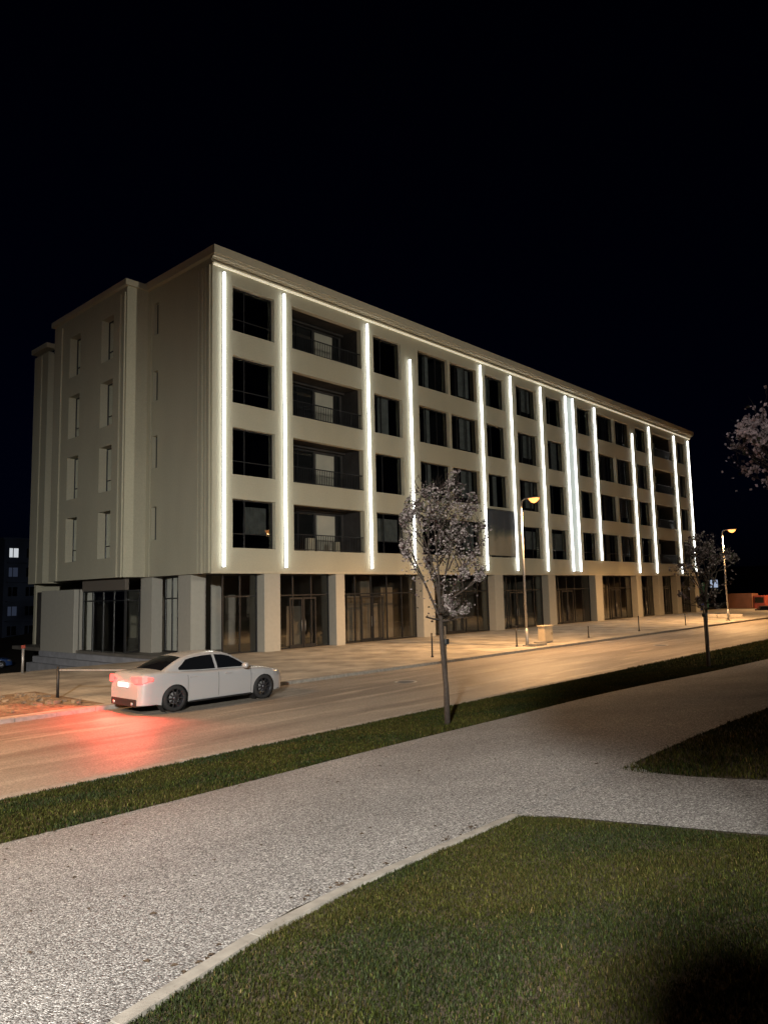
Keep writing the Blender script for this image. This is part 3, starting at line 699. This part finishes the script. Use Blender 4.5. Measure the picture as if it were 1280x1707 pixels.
# ---------------------------------------------------------------- the car
def lerp_tab(tab, x):
    if x <= tab[0][0]: return tab[0][1]
    for (a, va), (b_, vb) in zip(tab, tab[1:]):
        if x <= b_:
            t = (x-a)/(b_-a); return va+(vb-va)*t
    return tab[-1][1]
def make_car(name, paint, label, cat='car', lit=True):
    o = empty(name); tag(o, label, cat)
    WR, WF, RAD = -1.38, 1.43, .335
    belt = [(-2.31, .72), (-2.27, .90), (-2.2, .985), (-2.1, 1.01), (-1.6, 1.03), (-1.2, .99), (-.6, .955), (.9, .925), (1.1, .905), (1.5, .87), (1.9, .80), (2.15, .72), (2.27, .62), (2.33, .50)]
    wid = [(-2.31, .66), (-2.24, .77), (-2.1, .84), (-1.8, .885), (-1.4, .905), (-.6, .90), (.8, .90), (1.43, .905), (1.8, .87), (2.05, .80), (2.2, .70), (2.33, .48)]
    def z0(x):
        v = .205 if -1.9 < x < 1.95 else .235
        for xw in (WR, WF):
            d = abs(x-xw)
            if d < .375: v = max(v, .31+math.sqrt(.375**2-d*d))
        return v
    def wz(w_, z, zb):   # half width at height
        t = z/zb
        return w_*(.93+.07*math.sin(min(1, max(0, t))*math.pi*.62)) if t < .8 else w_*(.995-.35*(t-.8)**1.25)
    xs_ = sorted(set([-2.31, -2.29, -2.25, -2.2, -2.1, -2.0, -1.9] + [round(WR+.375*math.cos(a), 4) for a in np.linspace(0, math.pi, 19)] + [round(WF+.375*math.cos(a), 4) for a in np.linspace(0, math.pi, 19)]
                      + [WR-.38, WR+.38, WF-.38, WF+.38] + list(np.arange(-.9, 1.0, .15)) + [1.9, 1.98, 2.05, 2.12, 2.18, 2.24, 2.29, 2.33]))
    rows = []
    for x in xs_:
        zb = lerp_tab(belt, x); w_ = lerp_tab(wid, x); a = z0(x); sh = zb-.05
        a = min(a, sh-.02)
        half = []
        for t in (0, .25, .5, .72, .9, 1): z = a+(sh-a)*t; half.append((wz(w_, z, zb), z))
        cw = w_*.90
        half += [(cw*.97, zb-.012), (cw*.88, zb), (cw*.5, zb+.022), (0, zb+.03)]
        rows.append([(x, -yy, zz) for yy, zz in half] + [(x, yy, zz) for yy, zz in half[-2::-1]])
    b = MB(); n = len(rows[0]); b.v = [v for r_ in rows for v in r_]
    for i in range(len(rows)-1):
        for j in range(n-1): b.f.append((i*n+j, (i+1)*n+j, (i+1)*n+j+1, i*n+j+1)); b.m.append(0); b.sm.append(True)
    b.f.append(tuple(range(n))); b.m.append(0); b.sm.append(False); b.f.append(tuple(range((len(rows)-1)*n, len(rows)*n))[::-1]); b.m.append(0); b.sm.append(False)
    body = b.build('body', paint, o)
    # dark underbody and wheel wells
    b = MB(); b.box(-2.2, 2.2, -.60, .60, .19, .60); b.box(-1.9, 1.9, -.84, .84, .2, .26) if 0 else None
    for xw in (WR, WF): b.box(xw-.40, xw+.40, -.84, .84, .36, .70) if 0 else b.lathe([(.375, -.84), (.375, -.58)], 24, c=(xw, 0, .31)); b.lathe([(.375, .58), (.375, .84)], 24, c=(xw, 0, .31))
    b.box(-.95, .98, -.80, .80, .175, .23)
    b.build('underbody', M['black_plastic'], o)
    # greenhouse
    zr_t = [(-1.72, 1.02), (-1.5, 1.13), (-1.25, 1.25), (-1.0, 1.345), (-.75, 1.39), (-.4, 1.42), (-.05, 1.425), (.25, 1.40), (.42, 1.355), (.7, 1.20), (.95, 1.04), (1.12, .93)]
    def zr(x): return lerp_tab(zr_t, x)
    def yb(x): return lerp_tab(wid, x)*.865
    def zb_(x): return lerp_tab(belt, x)-.02
    def ye(x):
        t = min(1, max(0, (zr(x)-.03-zb_(x))/.45)); return yb(x) - (yb(x)-.545)*t - .015
    gx = [-1.72, -1.6, -1.5, -1.35, -1.25, -1.1, -1.0, -.85, -.75, -.55, -.4, -.2, -.05, .1, .25, .34, .42, .55, .7, .82, .95, 1.05, 1.12]
    def side_pt(x, s, off=0):
        zt = zr(x)-.045; y = yb(x)+(ye(x)-yb(x))*(s**1.25); z = zb_(x)+(zt-zb_(x))*s
        return (x, -(y+off), z+off*.35)
    def top_pt(x, t, off=0):
        return (x+(off*.6 if x > .3 else (-off*.6 if x < -.9 else 0)), ye(x)*t, zr(x)-.045*abs(t)**2.4+off)
    b = MB(); rows = []
    for x in gx:
        L = [side_pt(x, s) for s in (0, .3, .6, .85, 1)]; T = [top_pt(x, t) for t in (-.85, -.5, 0, .5, .85)]
        rows.append(L+T+[(p[0], -p[1], p[2]) for p in L[::-1]])
    n = len(rows[0]); b.v = [v for r_ in rows for v in r_]
    for i in range(len(rows)-1):
        for j in range(n-1): b.f.append((i*n+j, (i+1)*n+j, (i+1)*n+j+1, i*n+j+1)); b.m.append(0); b.sm.append(True)
    roof = b.build('roof', paint, o)
    def patch(name, fn, us, vs, m):
        b = MB(); k = len(vs)
        b.v = [fn(u, v) for u in us for v in vs]
        for i in range(len(us)-1):
            for j in range(k-1): b.f.append((i*k+j, (i+1)*k+j, (i+1)*k+j+1, i*k+j+1)); b.m.append(0); b.sm.append(True)
        return b.build(name, m, o)
    patch('windscreen', lambda x, t: top_pt(x, t, .006), [.44, .55, .7, .85, .95, 1.06], [-.86, -.5, 0, .5, .86], M['car_glass'])
    patch('rear_window', lambda x, t: top_pt(x, t, .006), [-1.66, -1.5, -1.35, -1.25, -1.12, -1.02], [-.84, -.5, 0, .5, .84], M['car_glass'])
    # side windows: bottom s=.08, top follows the roof edge
    def sw(xa, xb, n=8):
        return [xa+(xb-xa)*i/n for i in range(n+1)]
    for sgn in (-1, 1):
        for xa, xb in ((-1.22, -.12), (-.04, .92)):
            def fn(x, v, sgn=sgn):
                h = zr(x)-.045-zb_(x); lo = .045/h if h > .1 else .3; hi = 1-.055/h if h > .12 else .4
                # taper the rear quarter
                if x < -.95: hi = lo+(hi-lo)*max(.12, 1-(-.95-x)/.27*.62)
                p = side_pt(x, lo+(hi-lo)*v, .006); return (p[0], p[1]*(-sgn), p[2])
            patch('side_window', fn, sw(xa, xb), [0, .33, .66, 1], M['car_glass'])
    for sgn in (-1, 1):
        t = MB(); pts = []
        for i in range(19):
            x = -1.24+2.18*i/18; p = side_pt(x, .035, .008); pts.append((p[0], p[1]*(-sgn), p[2]))
        t.tube(pts, .008, 5); t.build('window_trim', M['metal'], o)
        bx('side_crease', (-1.0, 1.03, sgn*.897-.004, sgn*.897+.004, .74, .746), M['rim'], o) if 0 else None
    # wheels
    w0 = None
    for xw in (WR, WF):
        for sgn in (-1, 1):
            wh = empty('wheel', (xw, sgn*.79, RAD), 0 if sgn < 0 else math.pi, o)
            t = MB(); t.lathe([(.235, -.10), (.26, -.112), (.31, -.105), (.335, -.075), (.335, .075), (.31, .105), (.24, .10)], 32); t.build('tyre', M['rubber'], wh)
            t = MB(); t.lathe([(.245, -.098), (.235, -.09), (.225, -.03), (.225, .06)], 32); t.lathe([(.05, -.085), (.045, -.095), (.0, -.097)], 14)
            for k in range(10):
                a = k*math.pi/5; ca, sa = math.cos(a), math.sin(a); pw = .017
                p = [(.04*ca-pw*sa, -.085, .04*sa+pw*ca), (.04*ca+pw*sa, -.085, .04*sa-pw*ca), (.232*ca+pw*.7*sa, -.092, .232*sa-pw*.7*ca), (.232*ca-pw*.7*sa, -.092, .232*sa+pw*.7*ca)]
                q = [(v[0], v[1]+.03, v[2]) for v in p]
                t.add(p+q, [(0, 1, 2, 3), (0, 4, 5, 1), (1, 5, 6, 2), (2, 6, 7, 3), (3, 7, 4, 0)])
            t.build('rim', M['rim'], wh)
            t = MB(); t.lathe([(.0, -.02), (.15, -.02)], 20); t.build('brake_disc', M['metal'], wh)
    # lights, plate, mirrors, handles, trim
    for sgn in (-1, 1):
        # the lamp wraps from the back to the flank
        t = MB(); pts = []
        for i, (x, yk) in enumerate(((-2.325, .40), (-2.325, .56), (-2.30, .70), (-2.235, .785), (-2.12, .845), (-1.98, .875))):
            h0, h1 = (.77, .94) if i < 4 else ((.815, .925) if i == 4 else (.83, .90))
            if i == 0: h0, h1 = .83, .92
            pts.append(((x-.028, sgn*(yk+.022), h0), (x-.024, sgn*(yk+.002), h1)))
        for (a, b2), (c, d) in zip(pts, pts[1:]): t.add([a, c, d, b2], [(0, 1, 2, 3)], 0, True)
        t.add([pts[0][0], pts[1][0], (pts[1][0][0]+.04, pts[1][0][1], pts[1][0][2]), (pts[0][0][0]+.04, pts[0][0][1], pts[0][0][2])], [(0, 1, 2, 3)]); t.add([pts[1][0], pts[2][0], (pts[2][0][0]+.03, pts[2][0][1]-sgn*.02, pts[2][0][2]), (pts[1][0][0]+.04, pts[1][0][1], pts[1][0][2])], [(0, 1, 2, 3)]); t.build('tail_light', M['brake'] if lit else M['black_plastic'], o)
        t = MB(); pts = [((2.245, .50, .58), (2.235, .50, .68)), ((2.20, .66, .585), (2.18, .655, .70)), ((2.08, .775, .60), (2.05, .765, .725)), ((1.9, .855, .64), (1.88, .845, .735))]
        for (a, b2), (c, d) in zip(pts, pts[1:]):
            t.add([(v[0]+.012, sgn*(v[1]+.012), v[2]) for v in (a, c, d, b2)], [(0, 1, 2, 3)], 0, True)
        t.build('headlight', M['headlamp'], o)
        t = MB(); t.tube([(.72, sgn*.88, .95), (.72, sgn*.95, .975)], .02, 6)
        t.lathe([(.0, -.10), (.06, -.09), (.078, -.03), (.075, .05), (.05, .09), (0, .10)], 12, c=(.70, sgn*1.0, .99)); t.build('door_mirror', paint, o)
        for x in (-.95, .12): bx('door_handle', (x, x+.2, sgn*.895-.02, sgn*.895+.02, .815, .84), paint, o, .006)
        t = MB()
        for x in (-1.02, -.08, .98):
            for q in range(10):
                za, zc = .26+.062*q, .26+.062*(q+1); wa, wc = [wz(lerp_tab(wid, x), z_, lerp_tab(belt, x))+.003 for z_ in (za, zc)]
                t.add([(x-.005, sgn*wa, za), (x+.005, sgn*wa, za), (x+.005, sgn*wc, zc), (x-.005, sgn*wc, zc)], [(0, 1, 2, 3)])
        t.build('door_gap', M['black_plastic'], o)
    bx('number_plate', (-2.345, -2.33, -.26, .26, .66, .78), M['plate'] if lit else M['barrier'], o, .004)
    bx('rear_diffuser', (-2.335, -2.1, -.62, .62, .20, .38), M['black_plastic'], o, .02)
    t = MB()
    for s in (-1, 1): t.tube([(-2.36, s*.45, .27), (-2.1, s*.45, .27)], .038, 10)
    t.build('exhaust_pipe', M['metal'], o)
    bx('front_grille', (2.30, 2.345, -.35, .35, .40, .60), M['black_plastic'], o, .02)
    bx('side_skirt', (-.98, .99, -.905, -.86, .185, .225), M['black_plastic'], o, .01)
    if lit:
        for s in (-1, 1):
            L = bpy.data.lights.new('brake_light_glow', 'SPOT'); L.energy = 430; L.color = (1, .07, .05); L.spot_size = R(150); L.spot_blend = .6; L.shadow_soft_size = .08
            lo = bpy.data.objects.new('brake_light_glow', L); C.objects.link(lo); lo.parent = o; lo.location = (-2.40, s*.66, .86)
            lo.rotation_euler = Vector((-.75, s*.25 - .35, -.45)).to_track_quat('-Z', 'Y').to_euler()
            L = bpy.data.lights.new('tail_lamp_spill', 'POINT'); L.energy = 3; L.color = (1, .06, .05); L.shadow_soft_size = .05
            lo = bpy.data.objects.new('tail_lamp_spill', L); C.objects.link(lo); lo.parent = o; lo.location = (-2.52, s*.52, .84)
    return o
car = make_car('parked_car', M['white_paint'], 'white saloon car on the road at left with glowing red brake lights')
car.location = (-8.46, -11.82, RZ+.004)

# ---------------------------------------------------------------- small things on the pavement
cab = empty('utility_cabinet', (14.3, -9.2, SZ)); tag(cab, 'beige utility cabinet standing on the pavement right of the nearer street lamp', 'cabinet')
bx('cabinet_body', (-.42, .42, -.2, .2, .08, .85), M['cabinet'], cab, .02); bx('cabinet_roof', (-.46, .46, -.24, .24, .852, .91), M['cabinet'], cab, .015)
bx('cabinet_plinth', (-.4, .4, -.18, .18, 0, .078), M['kerb'], cab); bx('cabinet_door', (-.36, .36, -.212, -.202, .14, .80), M['cabinet'], cab)
bx('lock', (.25, .29, -.225, -.213, .42, .54), M['dark_metal'], cab)
def post(x, y, h, label, plate=False, col='dark_metal', rad=.035, name='bollard', cat='bollard', z=SZ):
    o = empty(name, (x, y, z)); tag(o, label, cat, 'thin dark posts on the pavement' if name == 'bollard' else None)
    b = MB(); b.tube([(0, 0, -.05), (0, 0, h)], [rad, rad*.92], 10); b.build('pole', M[col], o)
    b = MB(); b.lathe([(rad*1.8, 0), (rad*1.8, .04), (rad, .07)], 12, axis='z'); b.build('base', M[col], o)
    b = MB(); b.lathe([(rad*1.15, h-.03), (rad*1.15, h+.01), (rad*.5, h+.035), (0, h+.04)], 12, axis='z'); b.build('cap', M[col], o)
    return o
post(4.7, -9.3, 1.0, 'thin dark bollard left of the large blossom tree trunk, on the pavement')
post(11.35, -9.3, .95, 'thin dark bollard close to the foot of the nearer street lamp')
post(18.85, -9.3, .62, 'short dark bollard right of the beige cabinet')
post(25.65, -9.3, .95, 'tall thin bollard on the pavement midway between the beige cabinet and the farther lamp')
post(33.5, -9.3, .8, 'distant thin bollard nearest to the farther street lamp')
bl = empty('concrete_block', (12.3, -9.9, SZ)); tag(bl, 'low concrete block lying at the foot of the nearer street lamp', 'concrete block')
bx('slab', (-.55, .55, -.22, .22, 0, .13), M['kerb'], bl, .02); bx('upper_slab', (-.1, .48, -.16, .16, .131, .2), M['kerb'], bl, .02)
# barrier rail at the left
rl = empty('barrier_rail', (-10.9, -8.3, SZ), R(-60)); tag(rl, 'dark post with a thin pale horizontal rail running towards the car', 'barrier')
b = MB(); b.tube([(0, 0, -.03), (0, 0, .92)], .04, 10); b.build('post', M['dark_metal'], rl)
b = MB(); b.box(.045, 2.5, -.02, .02, .80, .84); b.build('rail', M['metal'], rl)
b = MB(); b.tube([(2.54, 0, -.03), (2.54, 0, .86)], .03, 10); b.build('post', M['dark_metal'], rl)
rp = empty('marker_post', (-8.35, .7, SZ)); tag(rp, 'grey post with a reddish top at the far left, beyond the pavement', 'post')
b = MB(); b.tube([(0, 0, -.03), (0, 0, .95)], .05, 8); b.build('pole', M['metal'], rp); bx('red_top', (-.07, .07, -.04, .04, .951, 1.08), M['truck'], rp, .01)
# heap of dirt with rubble at far left
b = MB(); nxx, nyy = 40, 26; V = []
for j in range(nyy+1):
    for i in range(nxx+1):
        x = -19+8.5*i/nxx; y = -10.3+4.5*j/nyy
        e = min(1, min(i, nxx-i)/7)*min(1, min(j, nyy-j)/5)
        V.append((x, y, SZ+.004+e*max(0, .12+.22*noise.noise(Vector((x*.8, y*.9, 3)))+.07*noise.noise(Vector((x*4, y*4, 1))))))
b.v = V
for j in range(nyy):
    for i in range(nxx): q = j*(nxx+1)+i; b.f.append((q, q+1, q+nxx+2, q+nxx+1)); b.m.append(0); b.sm.append(True)
tag(b.build('dirt', M['dirt']), 'patch of loose dirt on the pavement at the left edge', 'dirt', kind='stuff')
b = MB(); r = random.Random(9)
for i in range(260):
    x, y = r.gauss(-14, 2.2), r.gauss(-8.2, 1.2)
    if not (-19 < x < -10.9 and -10.4 < y < -5.5): continue
    s = r.uniform(.03, .11); z = SZ+.05+s*.4
    vs = [(x+s*dx*r.uniform(.6, 1.2), y+s*dy*r.uniform(.6, 1.2), z+s*.6*dz*r.uniform(.6, 1.1)) for dx in (-1, 1) for dy in (-1, 1) for dz in (-1, 1)]
    b.add(vs, [(0, 1, 3, 2), (4, 6, 7, 5), (0, 4, 5, 1), (2, 3, 7, 6), (0, 2, 6, 4), (1, 5, 7, 3)])
tag(b.build('rubble', M['stone']), 'small stones scattered over the loose dirt at the left edge', 'rubble', kind='stuff')

# ---------------------------------------------------------------- background right
br = empty('low_wall', (48, -7.2, -.1)); tag(br, 'low white concrete barrier behind the farther street lamp', 'barrier')
for k in range(3): bx('barrier_segment', (-.12, .12, -1.6+k*1.07, -.58+k*1.07, -.05, .42), M['barrier'], br, .03)
tk = empty('truck', (75, -1.4, -.5)); tag(tk, 'reddish box truck parked at far right behind the white barrier', 'truck')
bx('cargo_box', (-1.2, 1.2, -.75, 2.1, .55, 2.3), M['truck_box'], tk, .04); bx('cab', (-1.1, 1.1, -2.15, -.80, .35, 2.05), M['truck'], tk, .12)
bx('windscreen', (-1.12, -1.103, -1.95, -1.0, 1.2, 1.85), M['car_glass'], tk); bx('chassis', (-.9, .9, -2.1, 2.0, .25, .5), M['black_plastic'], tk)
for yy in (-1.5, 1.2):
    wv = empty('wheel', (-1.0, yy, .12), 0, tk); b = MB(); b.lathe([(.0, -.16), (.25, -.16), (.40, -.14), (.42, 0), (.40, .14), (.0, .15)], 20)
    b.v = [(v[1], v[0], v[2]) for v in b.v]; b.build('tyre', M['rubber'], wv)
    b = MB(); b.lathe([(0, -.18), (.2, -.165)], 12); b.v = [(v[1], v[0], v[2]) for v in b.v]; b.build('hub', M['metal'], wv)
fc = copy_tree(car); fc.location = (68, -5.1, -.9); fc.rotation_euler = (0, 0, math.radians(200)); fc['label'] = 'dark car with lit headlights at the right edge beside the red truck'; fc.name = 'parked_car'
for ch in list(fc.children):
    if ch.type == 'LIGHT': bpy.data.objects.remove(ch); continue
    nm = ch.name.split('.')[0]
    if nm in ('body', 'roof', 'door_mirror', 'door_handle'): ch.data = ch.data.copy(); ch.data.materials[0] = M['black_plastic']
    if nm == 'tail_light': ch.data = ch.data.copy(); ch.data.materials[0] = M['black_plastic']
    if nm == 'headlight': ch.data = ch.data.copy(); ch.data.materials[0] = M['headlit']
    if nm == 'number_plate': ch.data = ch.data.copy(); ch.data.materials[0] = M['barrier']
ct = empty('shipping_container', (75, 5.0, -.8)); tag(ct, 'dark blue container just right of the building end', 'container')
bx('container_body', (-1.2, 1.2, -1.0, 2.2, 0, 1.9), M['container'], ct, .02)
b = MB()
for k in range(16): b.box(-1.24, -1.203, -.9+k*.19, -.82+k*.19, .1, 1.8)
b.build('corrugation', M['container'], ct)
tl = empty('site_hoarding', (78, 5.3, -.3)); tag(tl, 'teal sheet hoarding above the blue container', 'hoarding')
b = MB()
for k in range(5): b.box(0, .06, -.9+k*.62, -.32+k*.62, 0, 3.6-.12*(k % 2))
b.build('sheet', M['teal'], tl); b = MB()
for k in range(4): b.tube([(.12, -.8+k*.9, -.3), (.12, -.8+k*.9, 3.7)], .05, 6)
b.build('support_post', M['metal'], tl)

def far_building(name, x, y, rot, wdt, floors, fh, zb, label, lit, depth=12, bay=2.6, seed=1):
    r = random.Random(seed); o = empty(name, (x, y, zb), rot); tag(o, label, 'building', 'dark houses in the distance')
    H = floors*fh+.6
    bx('wall', (0, wdt, 0, depth, 0, H), M['night_wall'], o); bx('roof', (-.3, wdt+.3, -.3, depth+.3, H, H+.35), M['night_wall'], o)
    n = int(wdt/bay)
    for f in range(floors):
        for k in range(n):
            a = k*bay+.7; z = f*fh+.9; t = lit(k, f, r)
            fo = MB(); fo.box(a-.06, a+bay-1.2, -.06, -.005, z-.08, z); fo.box(a-.06, a, -.06, -.005, z, z+1.4); fo.box(a+bay-1.26, a+bay-1.2, -.06, -.005, z, z+1.4); fo.box(a-.06, a+bay-1.2, -.06, -.005, z+1.401, z+1.47)
            w_ = fo.build('window', M['night_wall'], o)
            bx('pane', (a+.003, a+bay-1.263, -.03, -.006, z+.002, z+1.398), t, w_)
            bx('mullion', (a+(bay-1.26)*.38, a+(bay-1.26)*.38+.12, -.05, -.031, z+.002, z+1.398), M['night_wall'], w_)
        if f: bx('balcony_slab', (.3, wdt-.3, -.9, -.01, f*fh, f*fh+.14), M['night_wall'], o)
def litR(k, f, r):
    if (k, f) in ((3, 1), (3, 2), (5, 1), (5, 2), (4, 1)): return M['lit_cool']
    return M['lit_dim'] if r.random() < .3 else M['car_glass']
far_building('distant_building', 150, 31, R(-90), 24, 3, 2.5, -1.6, 'wide dark bluish building with a few lit windows behind the red truck', litR, seed=4)
far_building('distant_building', 120, 19, R(-90), 10, 2, 3.1, -1.5, 'dark bluish house with lit windows seen through the smaller blossom tree', lambda k, f, r: M['lit_warm'] if r.random() < .25 else (M['lit_cool'] if r.random() < .3 else M['car_glass']), seed=12)
def litL(k, f, r):
    if (k, f) == (0, 4): return M['lit_warm']
    if (k, f) == (0, 3): return M['lit_dim']
    return M['lit_dim'] if (k, f) == (0, 1) else M['car_glass']
far_building('distant_building', 23.5, 90, 0, 12, 5, 3.0, -3.2, 'dark building with two bright windows at the left edge behind the corner', litL, seed=3)
bc = copy_tree(fc); bc.location = (5.2, 44, -3.2); bc.rotation_euler = (0, 0, R(-20)); bc['label'] = 'blue car parked on the lower ground at the left edge'; bc.name = 'parked_car'
for ch in list(bc.children):
    nm = ch.name.split('.')[0]
    if nm in ('body', 'roof', 'door_mirror', 'door_handle'): ch.data = ch.data.copy(); ch.data.materials[0] = M['blue_paint']
    if nm == 'headlight': ch.data = ch.data.copy(); ch.data.materials[0] = M['headlamp']

# ---------------------------------------------------------------- litter along the path edges
r = random.Random(21)
mleaf = mat('dry_leaf', (.06, .04, .025), .9); b = MB()
for i in range(260):
    x = r.uniform(-19.5, -11); e = r.random()
    y = path_s(x)+.03+abs(r.gauss(0, .05)) if e < .7 else r.uniform(path_s(x), path_n(x))
    if x > -14.3 and e < .7: continue
    if noise.noise(Vector((x*1.3, 2, 0))) < .0 and e < .7: continue
    s_ = r.uniform(.008, .03); z = slope(y)+.012; a = r.uniform(0, 6.28); ca, sa = math.cos(a)*s_, math.sin(a)*s_
    b.add([(x-ca, y-sa, z), (x+sa*.6, y-ca*.6, z+.008), (x+ca, y+sa, z+.003), (x-sa*.6, y+ca*.6, z+.010)], [(0, 1, 2, 3)])
tag(b.build('fallen_leaves', mleaf), 'scattered dry leaves along the edge of the gravel path', 'leaves', kind='stuff')
for x, y, lab in ((-2.0, -13.6, 'round manhole cover in the road, nearer the car'), (16.0, -14.6, 'round manhole cover in the road, farther right')):
    o = empty('manhole_cover', (x, y, RZ+.004)); tag(o, lab, 'manhole cover', 'manhole covers in the road')
    b = MB(); b.lathe([(0, .004), (.27, .004), (.28, .0)], 28, axis='z'); b.build('lid', M['dark_metal'], o)
    b = MB(); b.lathe([(.29, .0), (.30, .008), (.36, .008), (.37, .0)], 28, axis='z'); b.build('ring', M['metal'], o)
